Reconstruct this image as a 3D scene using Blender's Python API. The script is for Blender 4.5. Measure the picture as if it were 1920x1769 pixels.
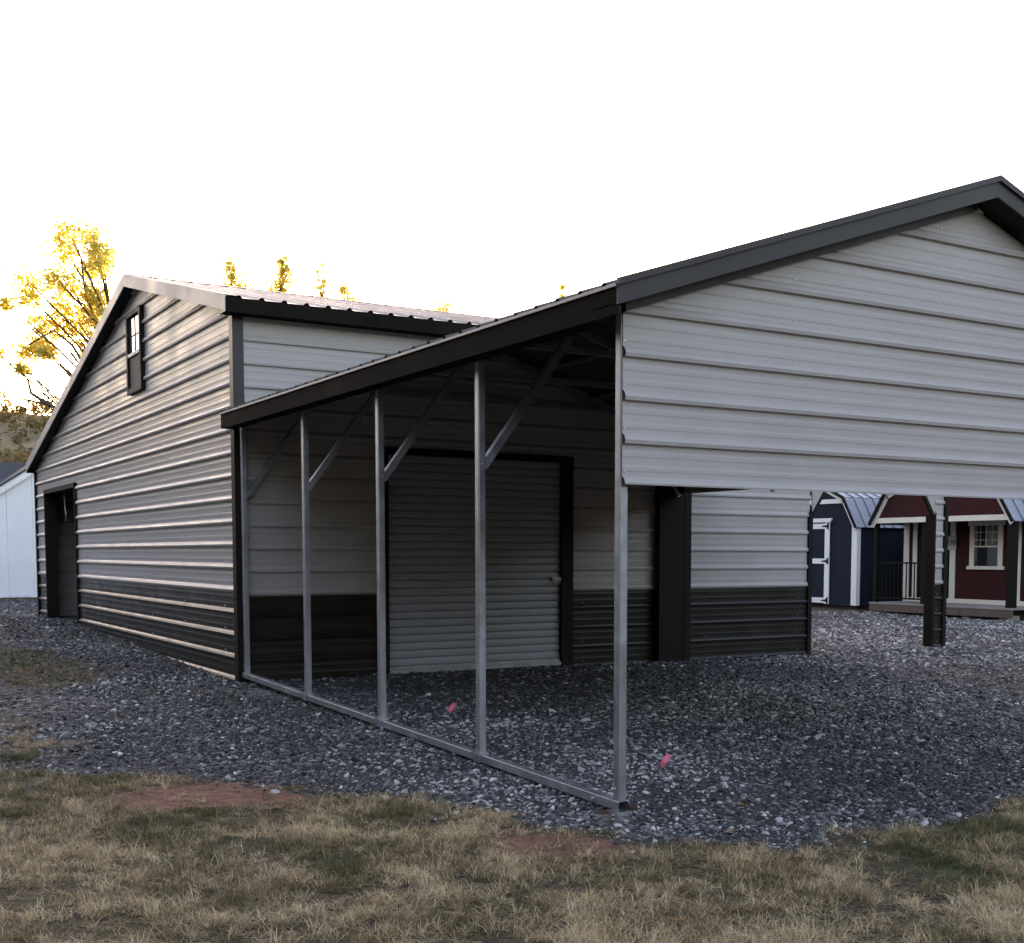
import bpy, math, random
import numpy as np
from mathutils import Matrix, Vector
random.seed(7); rng = np.random.default_rng(7)
sc = bpy.context.scene
for o in list(bpy.data.objects): bpy.data.objects.remove(o)
COL = sc.collection

# ------------------------------------------------------------------ camera
cam = bpy.data.cameras.new('camera'); camo = bpy.data.objects.new('camera', cam); COL.objects.link(camo)
FW = Vector((0.52808862, 0.84595696, -0.07402187)); RT = Vector((0.84834849, -0.52943561, 0.00166759)); UP = Vector((0.03777911, 0.06367698, 0.99725522))
CP = Vector((-3.7546, -5.3943, 1.3981))
m = Matrix.Identity(4)
for i in range(3): m[i][0] = RT[i]; m[i][1] = UP[i]; m[i][2] = -FW[i]; m[i][3] = CP[i]
camo.matrix_world = m
cam.sensor_width = 36; cam.lens = 2286.73 / 1920 * 36
cam.shift_x = (960 - 1046.27) / 1920; cam.shift_y = (1208.70 - 884.5) / 1920
cam.clip_start = 0.05; cam.clip_end = 3000
sc.camera = camo
# ------------------------------------------------------------------ world + sun (low, behind the building)
SUN_AZ = math.radians(75.0)          # from +X towards +Y
SUN_EL = math.radians(6.5)
w = bpy.data.worlds.new('World'); sc.world = w; w.use_nodes = True
nt = w.node_tree; bg = nt.nodes['Background']
sky = nt.nodes.new('ShaderNodeTexSky'); sky.sky_type = 'NISHITA'; sky.sun_disc = False
sky.sun_elevation = SUN_EL; sky.sun_rotation = math.radians(90.0) - SUN_AZ
sky.air_density = 1.0; sky.dust_density = 1.0; sky.ozone_density = 2.5
nt.links.new(sky.outputs[0], bg.inputs[0]); bg.inputs[1].default_value = 0.15
sl = bpy.data.lights.new('sun', 'SUN'); so = bpy.data.objects.new('sun', sl); COL.objects.link(so)
sl.energy = 3.0; sl.angle = math.radians(1.0); sl.color = (1.0, 0.80, 0.50)
sd = Vector((math.cos(SUN_EL) * math.cos(SUN_AZ), math.cos(SUN_EL) * math.sin(SUN_AZ), math.sin(SUN_EL)))
so.rotation_euler = sd.to_track_quat('Z', 'Y').to_euler(); so.location = (0, 40, 30)
sc.view_settings.view_transform = 'Standard'; sc.view_settings.look = 'None'
sc.view_settings.use_white_balance = True; sc.view_settings.white_balance_temperature = 11200; sc.view_settings.white_balance_tint = 34
sc.view_settings.exposure = 3.42; sc.view_settings.gamma = 1.0
sc.render.engine = 'CYCLES'
sc.cycles.max_bounces = 6

# ------------------------------------------------------------------ materials
def mat(name, col, rough=0.5, metal=0.0, spec=0.5, vary=0.0, vscale=3.0, bump=0.0, bscale=30.0, stretch=None, coat=0.0):
    M = bpy.data.materials.new(name); M.use_nodes = True; N = M.node_tree.nodes; L = M.node_tree.links
    b = N['Principled BSDF']; b.inputs['Base Color'].default_value = (*col, 1); b.inputs['Roughness'].default_value = rough
    b.inputs['Metallic'].default_value = metal; b.inputs['Specular IOR Level'].default_value = spec
    if coat: b.inputs['Coat Weight'].default_value = coat; b.inputs['Coat Roughness'].default_value = 0.2
    tc = N.new('ShaderNodeTexCoord'); src = tc.outputs['Object']
    if stretch:
        mp = N.new('ShaderNodeMapping'); mp.inputs['Scale'].default_value = stretch; L.new(src, mp.inputs[0]); src = mp.outputs[0]
    if vary:
        n = N.new('ShaderNodeTexNoise'); n.inputs['Scale'].default_value = vscale; n.inputs['Detail'].default_value = 6; L.new(src, n.inputs[0])
        r = N.new('ShaderNodeMapRange'); r.inputs[1].default_value = 0.3; r.inputs[2].default_value = 0.7
        r.inputs[3].default_value = 1 - vary; r.inputs[4].default_value = 1 + vary; L.new(n.outputs[0], r.inputs[0])
        mx = N.new('ShaderNodeVectorMath'); mx.operation = 'SCALE'; mx.inputs[0].default_value = col; L.new(r.outputs[0], mx.inputs['Scale']); L.new(mx.outputs[0], b.inputs['Base Color'])
        rr = N.new('ShaderNodeMapRange'); rr.inputs[1].default_value = 0.3; rr.inputs[2].default_value = 0.7
        rr.inputs[3].default_value = max(0.02, rough - 0.08); rr.inputs[4].default_value = min(1, rough + 0.08); L.new(n.outputs[0], rr.inputs[0]); L.new(rr.outputs[0], b.inputs['Roughness'])
    if bump:
        n2 = N.new('ShaderNodeTexNoise'); n2.inputs['Scale'].default_value = bscale; n2.inputs['Detail'].default_value = 4; L.new(src, n2.inputs[0])
        bp = N.new('ShaderNodeBump'); bp.inputs['Strength'].default_value = bump; bp.inputs['Distance'].default_value = 0.01; L.new(n2.outputs[0], bp.inputs['Height']); L.new(bp.outputs[0], b.inputs['Normal'])
    return M
MT = {}
MT['siding'] = mat('siding_paint', (0.36, 0.33, 0.325), 0.40, spec=0.36, vary=0.06, vscale=1.6, bump=0.04, bscale=1.7)
MT['brown'] = mat('brown_paint', (0.016, 0.0135, 0.0115), 0.36, spec=0.28, vary=0.12, vscale=2.5, bump=0.05, bscale=2.5)
MT['trim'] = mat('brown_trim_paint', (0.014, 0.0115, 0.010), 0.6, spec=0.10, vary=0.15, vscale=3)
MT['fascia'] = mat('fascia_paint', (0.013, 0.0105, 0.009), 0.8, spec=0.03, vary=0.2, vscale=3)
MT['rake'] = mat('grey_brown_trim', (0.040, 0.036, 0.038), 0.5, spec=0.25, vary=0.08, vscale=2)
MT['beige'] = mat('beige_trim_paint', (0.46, 0.39, 0.37), 0.5, spec=0.3, vary=0.06, vscale=2)
MT['roof'] = mat('roof_paint', (0.062, 0.052, 0.048), 0.33, vary=0.1, vscale=2)
MT['galv'] = mat('galvanised_steel', (0.30, 0.32, 0.355), 0.42, metal=0.75, vary=0.16, vscale=9, bump=0.04, bscale=60)
MT['door'] = mat('roll_door_paint', (0.28, 0.30, 0.345), 0.36, vary=0.05, vscale=2)
MT['black'] = mat('black_metal', (0.006, 0.006, 0.006), 0.7, spec=0.12)
MT['screw'] = mat('screw_steel', (0.55, 0.55, 0.55), 0.3, metal=0.8)
MT['glassd'] = mat('dark_glass', (0.02, 0.022, 0.025), 0.05, spec=0.7)
MT['pane'] = mat('clear_pane', (0.25, 0.26, 0.27), 0.03, metal=0.75)
MT['screen'] = mat('insect_screen', (0.03, 0.03, 0.032), 0.7)
MT['white'] = mat('white_paint', (0.70, 0.71, 0.74), 0.55, vary=0.05, vscale=2)
MT['navy'] = mat('navy_paint', (0.011, 0.015, 0.028), 0.8, spec=0.15, vary=0.15, vscale=2, stretch=(3, 3, .3), bump=0.1, bscale=12)
MT['red'] = mat('barn_red_paint', (0.045, 0.010, 0.010), 0.8, spec=0.15, vary=0.15, vscale=2, stretch=(3, 3, .3), bump=0.1, bscale=12)
MT['tanwhite'] = mat('cream_trim', (0.62, 0.58, 0.50), 0.55, vary=0.06)
MT['metalroof'] = mat('blue_grey_metal_roof', (0.20, 0.22, 0.26), 0.35, metal=0.3, vary=0.08)
MT['shingle'] = mat('dark_shingles', (0.045, 0.048, 0.060), 0.85, vary=0.35, vscale=14, bump=0.5, bscale=40)
MT['deckwood'] = mat('deck_wood', (0.10, 0.062, 0.050), 0.8, vary=0.25, vscale=6)
MT['decktop'] = mat('weathered_deck', (0.22, 0.20, 0.19), 0.75, vary=0.2, vscale=5)
MT['blockgrey'] = mat('concrete_block', (0.22, 0.21, 0.19), 0.9, vary=0.2, vscale=12, bump=0.4)
MT['pink'] = mat('pink_plastic', (1.0, 0.15, 0.24), 0.5)
MT['wire'] = mat('steel_wire', (0.3, 0.3, 0.3), 0.4, metal=0.8)
MT['cord'] = mat('white_cord', (0.55, 0.54, 0.5), 0.8)
MT['rust'] = mat('rusty_block', (0.045, 0.018, 0.012), 0.9, vary=0.4, vscale=20)
MT['bark'] = mat('bark', (0.075, 0.060, 0.045), 0.9, vary=0.3, vscale=8, bump=0.6, bscale=20)
MT['signw'] = mat('sign_board', (0.33, 0.33, 0.33), 0.6, vary=0.1)

def leafmat(name, c1, c2, trans=0.5):
    M = bpy.data.materials.new(name); M.use_nodes = True; N = M.node_tree.nodes; L = M.node_tree.links
    b = N['Principled BSDF']; b.inputs['Roughness'].default_value = 0.6; b.inputs['Specular IOR Level'].default_value = 0.3
    g = N.new('ShaderNodeNewGeometry'); cr = N.new('ShaderNodeValToRGB')
    cr.color_ramp.elements[0].color = (*c1, 1); cr.color_ramp.elements[1].color = (*c2, 1)
    L.new(g.outputs['Random Per Island'], cr.inputs[0]); L.new(cr.outputs[0], b.inputs['Base Color'])
    t = N.new('ShaderNodeBsdfTranslucent'); L.new(cr.outputs[0], t.inputs[0])
    mx = N.new('ShaderNodeMixShader'); mx.inputs[0].default_value = trans
    L.new(b.outputs[0], mx.inputs[1]); L.new(t.outputs[0], mx.inputs[2]); L.new(mx.outputs[0], N['Material Output'].inputs[0])
    return M
MT['leaf_gold'] = leafmat('gold_leaves', (0.50, 0.40, 0.10), (0.80, 0.70, 0.22), 0.72)
MT['leaf_green'] = leafmat('yellow_green_leaves', (0.42, 0.38, 0.10), (0.70, 0.60, 0.20), 0.72)
MT['leaf_brown'] = leafmat('brown_leaves', (0.10, 0.065, 0.03), (0.22, 0.15, 0.06), 0.4)

# ------------------------------------------------------------------ mesh helpers
class MB:
    def __init__(s): s.v = []; s.f = []
    def quad(s, a, b, c, d):
        n = len(s.v); s.v += [tuple(a), tuple(b), tuple(c), tuple(d)]; s.f.append((n, n + 1, n + 2, n + 3)); return s
    def poly(s, pts):
        n = len(s.v); s.v += [tuple(p) for p in pts]; s.f.append(tuple(range(n, n + len(pts)))); return s
    def box(s, x0, x1, y0, y1, z0, z1):
        n = len(s.v)
        s.v += [(x, y, z) for z in (z0, z1) for y in (y0, y1) for x in (x0, x1)]
        s.f += [tuple(n + i for i in q) for q in ((0, 2, 3, 1), (4, 5, 7, 6), (0, 1, 5, 4), (2, 6, 7, 3), (0, 4, 6, 2), (1, 3, 7, 5))]
        return s
    def beam(s, p0, p1, w, h, up=(0, 0, 1), hollow=False):
        p0 = Vector(p0); p1 = Vector(p1); d = (p1 - p0).normalized(); u = Vector(up)
        if abs(d.dot(u)) > 0.95: u = Vector((1, 0, 0)) if abs(d.x) < .9 else Vector((0, 1, 0))
        r = d.cross(u).normalized() * (w / 2); t = r.cross(d).normalized() * (h / 2)
        n = len(s.v)
        for p in (p0, p1): s.v += [tuple(p - r - t), tuple(p + r - t), tuple(p + r + t), tuple(p - r + t)]
        q = [(0, 1, 5, 4), (1, 2, 6, 5), (2, 3, 7, 6), (3, 0, 4, 7)]
        if not hollow: q += [(0, 3, 2, 1), (4, 5, 6, 7)]
        s.f += [tuple(n + i for i in k) for k in q]
        return s
    def tube(s, pts, rad, sides=6):
        pts = [Vector(p) for p in pts]; n0 = len(s.v)
        for i, p in enumerate(pts):
            d = (pts[min(i + 1, len(pts) - 1)] - pts[max(i - 1, 0)]).normalized()
            a = d.cross(Vector((0, 0, 1)));  a = a.normalized() if a.length > 1e-3 else Vector((1, 0, 0))
            b = d.cross(a); r = rad[i] if hasattr(rad, '__len__') else rad
            for k in range(sides):
                t = 2 * math.pi * k / sides; s.v.append(tuple(p + a * math.cos(t) * r + b * math.sin(t) * r))
        for i in range(len(pts) - 1):
            for k in range(sides):
                k2 = (k + 1) % sides; s.f.append((n0 + i * sides + k, n0 + i * sides + k2, n0 + (i + 1) * sides + k2, n0 + (i + 1) * sides + k))
        s.f.append(tuple(n0 + k for k in range(sides))[::-1]); e = n0 + (len(pts) - 1) * sides; s.f.append(tuple(e + k for k in range(sides)))
        return s
    def prism(s, poly, ax, lo, hi):          # poly in the two other axes, extruded along axis ax
        def P(p, t):
            q = list(p); q.insert(ax, t); return tuple(q)
        n = len(s.v); k = len(poly)
        s.v += [P(p, lo) for p in poly] + [P(p, hi) for p in poly]
        s.f += [tuple(n + i for i in range(k))[::-1], tuple(n + k + i for i in range(k))]
        s.f += [(n + i, n + (i + 1) % k, n + k + (i + 1) % k, n + k + i) for i in range(k)]
        return s
    def mesh(s, name, material):
        me = bpy.data.meshes.new(name); me.from_pydata(s.v, [], s.f); me.update()
        if material: me.materials.append(material)
        return me
    def build(s, name, material, parent=None, smooth=False, bevel=0.0):
        me = s.mesh(name, MT[material] if isinstance(material, str) else material)
        o = bpy.data.objects.new(name, me); COL.objects.link(o)
        if smooth: me.polygons.foreach_set('use_smooth', [True] * len(me.polygons))
        if bevel:
            b = o.modifiers.new('bevel', 'BEVEL'); b.width = bevel; b.segments = 2; b.limit_method = 'ANGLE'
        if parent: put(o, parent)
        return o
def wloc(o):
    v = Vector(o.location)
    while o.parent: o = o.parent; v = v + Vector(o.location) + o.matrix_parent_inverse.translation * 0
    return v
def put(o, parent):
    o.parent = parent
    root = parent
    while root.parent: root = root.parent
    if parent is root: o.matrix_parent_inverse = Matrix.Translation(-Vector(root.location))
    return o
def tag(o, label=None, cat=None, group=None, kind=None):
    if label: o['label'] = label
    if cat: o['category'] = cat
    if group: o['group'] = group
    if kind: o['kind'] = kind
    return o
def thing(name, loc, label, cat, group=None):
    o = bpy.data.objects.new(name, None); COL.objects.link(o); o.location = loc; o.empty_display_size = 0.2
    return tag(o, label, cat, group)
def inst(me, name, loc, parent):
    o = bpy.data.objects.new(name, me); COL.objects.link(o); o.location = loc; put(o, parent); return o

# ------------------------------------------------------------------ noise + ground shape
_P = rng.random((256, 256))
def vnoise(x, y):
    x = np.asarray(x, float); y = np.asarray(y, float)
    xi = np.floor(x).astype(int); yi = np.floor(y).astype(int); fx = x - xi; fy = y - yi
    fx = fx * fx * (3 - 2 * fx); fy = fy * fy * (3 - 2 * fy)
    g = lambda a, b: _P[a % 256, b % 256]
    return (g(xi, yi) * (1 - fx) + g(xi + 1, yi) * fx) * (1 - fy) + (g(xi, yi + 1) * (1 - fx) + g(xi + 1, yi + 1) * fx) * fy
def fbm(x, y, o=4):
    s = 0; a = .5; t = 0
    for i in range(o): s = s + a * vnoise(x * 2 ** i + 17 * i, y * 2 ** i + 5 * i); t += a; a *= .5
    return s / t
GY = [-60, -8, -3, 0, 3, 6.6, 9.5, 14.7, 18.5, 30, 200]; GZ = [-.3, -.25, -.1, -.03, .055, .105, .155, .29, .25, .25, .25]
GZ2 = [-.3, -.25, -.1, -.03, .04, .07, .10, .14, .15, .15, .15]
def gz(x, y):
    x = np.asarray(x, float); y = np.asarray(y, float)
    t = np.clip((x - 1.0) / 6.0, 0, 1)
    b = np.interp(y, GY, GZ) * (1 - t) + np.interp(y, GY, GZ2) * t
    return b + (fbm(x * .8, y * .8, 3) - .5) * .03 * np.clip((np.abs(x) + .3), 0, 1) + (fbm(x * 5, y * 5, 2) - .5) * .012
# lawn edge, from the left round the front corner to the right
EDGE = np.array([(-60, 8), (-9, 4.9), (-5, 4.0), (-2.78, 2.66), (-2.22, 2.30), (-1.83, 1.92), (-1.33, 1.44), (-.97, 1.10), (-.68, .65), (-.53, .29), (-.44, -.10), (-.27, -.44), (-.02, -.70), (.49, -.93), (.84, -.95), (1.35, -1.04), (1.81, -1.01), (2.36, -.84), (4, -.5), (8, .2), (20, 1.5), (80, 4)])
def seg_d(x, y):
    best = np.full(x.shape, 1e9); sg = np.zeros(x.shape)
    for a, b in zip(EDGE[:-1], EDGE[1:]):
        d = b - a; t = np.clip(((x - a[0]) * d[0] + (y - a[1]) * d[1]) / (d @ d), 0, 1)
        px = a[0] + t * d[0]; py = a[1] + t * d[1]; q = np.hypot(x - px, y - py)
        s = np.sign(d[0] * (y - a[1]) - d[1] * (x - a[0])); m_ = q < best
        sg = np.where(m_, s, sg); best = np.where(m_, q, best)
    return best * sg                      # >0 on the gravel side
def sstep(a, b, x): t = np.clip((x - a) / (b - a), 0, 1); return t * t * (3 - 2 * t)
def gravel(x, y):
    x = np.asarray(x, float); y = np.asarray(y, float)
    d = seg_d(x, y) + (fbm(x * 2.3, y * 2.3, 4) - .5) * .55
    g = sstep(-.12, .16, d)
    # weedy strip beside the gable wall and beyond it on the left
    e = np.hypot((x + 1.75) / .85, (y - 9.4) / 2.2) + (fbm(x * 1.7 + 9, y * 1.7, 3) - .5) * 1.0
    e2 = np.hypot((x + 2.85) / 0.7, (y - 4.6) / 2.0) + (fbm(x * 1.9 + 3, y * 1.9, 3) - .5) * 1.0
    g = g * (1 - .85 * sstep(1.15, .7, e)) * (1 - .6 * sstep(1.2, .7, e2))
    g = g * (1 - sstep(27.2, 28, y + (fbm(x, y, 2) - .5))) * (1 - sstep(16.0, 16.5, x + (fbm(x * 2, y * 2, 2) - .5) * .8))
    return g
def dirt(x, y):
    x = np.asarray(x, float); y = np.asarray(y, float); n = (fbm(x * 3 + 40, y * 3, 4) - .5)
    a = np.hypot(((x + 1.73) * .85 - (y - 1.46) * .53) / .56, ((x + 1.73) * .53 + (y - 1.46) * .85) / .36) + n * 1.5
    b = np.hypot(((x + .72) * .85 - (y + .33) * .53) / .36, ((x + .72) * .53 + (y + .33) * .85) / .2) + n * 1.6
    c = np.hypot((x - .02) / .18, (y - .05) / .16) + n
    return np.maximum(np.maximum(sstep(1.15, .7, a), .9 * sstep(1.25, .7, b)), .6 * sstep(1.1, .6, c))
def greenness(x, y): return np.clip((fbm(np.asarray(x) * 1.3 + 70, np.asarray(y) * 1.3, 4) - .47) * 3.8, 0, 1)

def axis_coords(pts):
    out = []
    for (a, b, s) in pts: out += list(np.arange(a, b, s))
    return np.array(out + [pts[-1][1]])
gx = axis_coords([(-400, -60, 40), (-60, -12, 4), (-12, -5, .35), (-5, 6, .075), (6, 14, .16), (14, 30, .8), (30, 70, 4), (70, 430, 40)])
gy = axis_coords([(-120, -20, 20), (-20, -4, 1), (-4, 7, .075), (7, 16, .15), (16, 32, .5), (32, 60, 4), (60, 460, 40)])
X, Y = np.meshgrid(gx, gy); Zg = gz(X, Y)
nx, ny = len(gx), len(gy)
idx = np.arange(nx * ny).reshape(ny, nx)
faces = np.stack([idx[:-1, :-1], idx[:-1, 1:], idx[1:, 1:], idx[1:, :-1]], -1).reshape(-1, 4)
gm = bpy.data.meshes.new('ground'); gm.from_pydata(np.stack([X, Y, Zg], -1).reshape(-1, 3).tolist(), [], faces.tolist()); gm.update()
gm.polygons.foreach_set('use_smooth', [True] * len(gm.polygons))
for nm, fn in (('gravel', gravel), ('dirt', dirt), ('green', greenness)):
    at = gm.attributes.new(nm, 'FLOAT', 'POINT'); at.data.foreach_set('value', fn(X, Y).reshape(-1).astype(np.float32))
go = bpy.data.objects.new('ground', gm); COL.objects.link(go); tag(go, 'ground of dry lawn running into a dark gravel yard', kind='structure')
def ground_mat():
    M = bpy.data.materials.new('ground'); M.use_nodes = True; N = M.node_tree.nodes; L = M.node_tree.links; b = N['Principled BSDF']
    b.inputs['Roughness'].default_value = 0.9; b.inputs['Specular IOR Level'].default_value = 0.2
    tc = N.new('ShaderNodeTexCoord')
    def at(n):
        a = N.new('ShaderNodeAttribute'); a.attribute_name = n; return a.outputs['Fac']
    def noise(s, d=5):
        n = N.new('ShaderNodeTexNoise'); n.inputs['Scale'].default_value = s; n.inputs['Detail'].default_value = d; L.new(tc.outputs['Object'], n.inputs[0]); return n.outputs[0]
    def ramp(f, els):
        r = N.new('ShaderNodeValToRGB'); e = r.color_ramp.elements
        while len(e) < len(els): e.new(.5)
        for k, (p, c) in zip(e, els): k.position = p; k.color = (*c, 1)
        L.new(f, r.inputs[0]); return r.outputs[0]
    def mix(f, a, c):
        x = N.new('ShaderNodeMix'); x.data_type = 'RGBA'; L.new(f, x.inputs[0]); L.new(a, x.inputs[6]); L.new(c, x.inputs[7]); return x.outputs[2]
    soil = ramp(noise(34, 9), [(.3, (.022, .016, .011)), (.5, (.060, .043, .028)), (.7, (.14, .100, .062))])
    grn = ramp(noise(14), [(.3, (.028, .030, .016)), (.7, (.080, .080, .040))])
    lawn = mix(at('green'), soil, grn)
    vo = N.new('ShaderNodeTexVoronoi'); vo.inputs['Scale'].default_value = 38; L.new(tc.outputs['Object'], vo.inputs['Vector'])
    wn = N.new('ShaderNodeTexWhiteNoise'); L.new(vo.outputs['Color'], wn.inputs['Vector'])
    st = ramp(wn.outputs['Value'], [(0, (.016, .016, .018)), (.5, (.042, .042, .046)), (.8, (.12, .12, .125)), (1, (.34, .34, .34))])
    fine = ramp(noise(3.0, 8), [(.35, (.022, .0225, .025)), (.65, (.058, .060, .066))])
    n2 = N.new('ShaderNodeMapRange'); n2.inputs[1].default_value = .42; n2.inputs[2].default_value = .6; L.new(noise(1.1, 4), n2.inputs[0])
    grv = mix(n2.outputs[0], fine, st)
    c = mix(at('gravel'), lawn, grv)
    red = ramp(noise(16), [(.3, (.13, .055, .040)), (.7, (.27, .118, .085))])
    c = mix(at('dirt'), c, red)
    L.new(c, b.inputs['Base Color'])
    bp = N.new('ShaderNodeBump'); bp.inputs['Strength'].default_value = .7; bp.inputs['Distance'].default_value = .02
    L.new(vo.outputs['Distance'], bp.inputs['Height']); bp.invert = True
    bp2 = N.new('ShaderNodeBump'); bp2.inputs['Strength'].default_value = .5; bp2.inputs['Distance'].default_value = .02; L.new(noise(60, 4), bp2.inputs['Height']); L.new(bp.outputs[0], bp2.inputs['Normal'])
    L.new(bp2.outputs[0], b.inputs['Normal'])
    return M
gm.materials.append(ground_mat())

# ------------------------------------------------------------------ ribbed sheet walls
R = 0.2286
PROF = [(-.036, 0), (-.031, .026), (-.012, .030), (.008, .021), (.025, 0)]
for c_ in (R / 3 - .01, 2 * R / 3 - .01): PROF += [(c_ - .020, 0), (c_ - .010, .0017), (c_ + .008, .0017), (c_ + .020, 0)]
def ribbed(parent, axis, plane, out, h0, h1, datum, zmin, zmax, openings=(), top=None, lowmat='brown', upmat='siding', split=4, name='siding_panel', sheetoff=0):
    """axis 'x': wall runs along X in the plane y=plane; 'y': along Y in plane x=plane. out=-1/+1 direction of the ribs.
       top(h)->height limit as list of (h,z) polyline (convex gable)."""
    zs = []
    k0 = int(math.floor((zmin - datum) / R)) - 1; k1 = int(math.ceil((zmax - datum) / R)) + 1
    prof = [(datum + k * R + z, d) for k in range(k0, k1) for z, d in PROF]
    cuts = sorted({zmin, zmax, datum + split * R - .045} | {z for o in openings for z in o[2:4]})
    def interp_d(z):
        for (a, da), (b, db) in zip(prof[:-1], prof[1:]):
            if a <= z <= b: return da + (db - da) * (z - a) / (b - a + 1e-9)
        return 0
    pts = sorted(set([p for p in prof if zmin < p[0] < zmax] + [(z, interp_d(z)) for z in cuts if zmin <= z <= zmax]))
    def rng_at(z):
        lo, hi = h0, h1
        if top:
            # height z is inside where polyline >= z
            pl = top
            for (ha, za), (hb, zb) in zip(pl[:-1], pl[1:]):
                if za < z <= zb: lo = max(lo, ha + (hb - ha) * (z - za) / (zb - za))
                if zb < z <= za: hi = min(hi, ha + (hb - ha) * (z - za) / (zb - za))
            if z > max(p[1] for p in pl): lo = hi = (lo + hi) / 2
        return lo, hi
    sheets = {}
    for (za, da), (zb, db) in zip(pts[:-1], pts[1:]):
        if zb - za < 1e-5: continue
        zm = (za + zb) / 2
        a0, a1 = rng_at(za); b0, b1 = rng_at(zb)
        if max(a1 - a0, b1 - b0) < 0.01: continue
        ivs = [(a0, a1, b0, b1)]
        for (oh0, oh1, oz0, oz1) in openings:
            if oz0 < zm < oz1:
                nv = []
                for (p, q, r, s) in ivs:
                    if oh1 <= min(p, r) or oh0 >= max(q, s): nv.append((p, q, r, s)); continue
                    if oh0 > p: nv.append((p, oh0, r, max(r, oh0)))
                    if oh1 < q: nv.append((oh1, q, min(s, oh1), s))
                ivs = nv
        k = int(math.floor((zm - (datum - .045)) / (4 * R)))
        mb = sheets.setdefault(k, MB())
        for (p, q, r, s) in ivs:
            if axis == 'x': A = [(p, plane + out * da, za), (q, plane + out * da, za), (s, plane + out * db, zb), (r, plane + out * db, zb)]
            else: A = [(plane + out * da, p, za), (plane + out * da, q, za), (plane + out * db, s, zb), (plane + out * db, r, zb)]
            mb.quad(*A)
    for k, mb in sorted(sheets.items()):
        low = lowmat and (k * 4 * R + datum < datum + split * R - .1)
        par = list(range(len(mb.f))); seen = {}
        def find(i):
            while par[i] != i: par[i] = par[par[i]]; i = par[i]
            return i
        for i, f_ in enumerate(mb.f):
            for v in f_:
                key = tuple(round(c_, 4) for c_ in mb.v[v])
                if key in seen: par[find(i)] = find(seen[key])
                else: seen[key] = i
        comp = {}
        for i, f_ in enumerate(mb.f): comp.setdefault(find(i), []).append(f_)
        for fs in comp.values():
            m2 = MB()
            for f_ in fs: m2.quad(*[mb.v[v] for v in f_])
            m2.build(name, lowmat if low else upmat, parent)
def screws(mb, pts, n, r=.008):
    n = Vector(n); a = n.cross(Vector((0, 0, 1))).normalized(); b = n.cross(a)
    for p in pts:
        p = Vector(p); k = len(mb.v)
        for q in range(6):
            t = math.pi / 3 * q; mb.v.append(tuple(p + a * math.cos(t) * r + b * math.sin(t) * r))
        for q in range(6):
            t = math.pi / 3 * q; mb.v.append(tuple(p + n * r * .8 + a * math.cos(t) * r * .6 + b * math.sin(t) * r * .6))
        for q in range(6): mb.f.append((k + q, k + (q + 1) % 6, k + 6 + (q + 1) % 6, k + 6 + q))
        mb.f.append(tuple(range(k + 6, k + 12)))

def roof_sheets(parent, along, a0, a1, eave, ridge, name='roof_panel', material='roof'):
    """sheets 0.914 wide; along='y': ribs run down-slope in X; along='x': ribs run down-slope in Y. eave/ridge=(h,z)."""
    (he, ze), (hr, zr) = eave, ridge
    L_ = math.hypot(hr - he, zr - ze); nx_, nz_ = -(zr - ze) / L_, (hr - he) / L_
    if nz_ < 0: nx_, nz_ = -nx_, -nz_
    P = []
    for k in range(4):
        o = k * R + R / 2
        P += [(o - .034, 0), (o - .012, .024), (o + .012, .024), (o + .034, 0)]
    P = [(0, 0)] + P + [(4 * R, 0)]
    t = a0
    while t < a1 - 1e-3:
        wdt = min(4 * R, a1 - t); mb = MB(); prev = None
        for (u0, d0), (u1, d1) in zip(P[:-1], P[1:]):
            if u0 >= wdt: break
            if u1 > wdt: d1 = d0 + (d1 - d0) * (wdt - u0) / (u1 - u0); u1 = wdt
            def pt(u, d, h, z):
                hh, zz = h + nx_ * d, z + nz_ * d
                return (hh, t + u, zz) if along == 'y' else (t + u, hh, zz)
            mb.quad(pt(u0, d0, he, ze), pt(u0, d0, hr, zr), pt(u1, d1, hr, zr), pt(u1, d1, he, ze))
        mb.build(name, material, parent); t += 4 * R

# ================================================================== GARAGE
GL = 7.69                                   # length along X
V0, V1 = 6.64, 18.44                        # side walls (Y)
PKY, PKZ = 10.62, 4.83; SL = 0.2345
garage = thing('metal_garage', (0, V0, .12), 'large ribbed steel garage with brown wainscot, gable window and beige rake trim', 'garage')
zroof = lambda y: PKZ - SL * (PKY - y) if y < PKY else PKZ - SL * (y - PKY)
wt = lambda y: zroof(y) - .02
DG = .132
ribbed(garage, 'y', 0.0, -1, V0, V1, DG, .02, PKZ - .03, openings=[(14.76, 17.5, -1, 2.49), (10.28, 10.98, 3.45, 4.41)], top=[(V0, wt(V0)), (PKY, PKZ - .02), (V1, wt(V1))])
DW = .097
DOORX0, DOORX1, DOORZ = 1.55, 3.84, 2.47
ribbed(garage, 'x', V0, -1, 0.0, GL, DW, .02, wt(V0), openings=[(DOORX0, DOORX1, -1, DOORZ)])
ribbed(garage, 'x', V1, -1, 0.02, GL, DW + .06, .1, wt(V1), lowmat='siding')
ribbed(garage, 'y', GL, 1, V0, V1, DG, .02, PKZ - .03, top=[(V0, wt(V0)), (PKY, PKZ - .02), (V1, wt(V1))])
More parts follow.
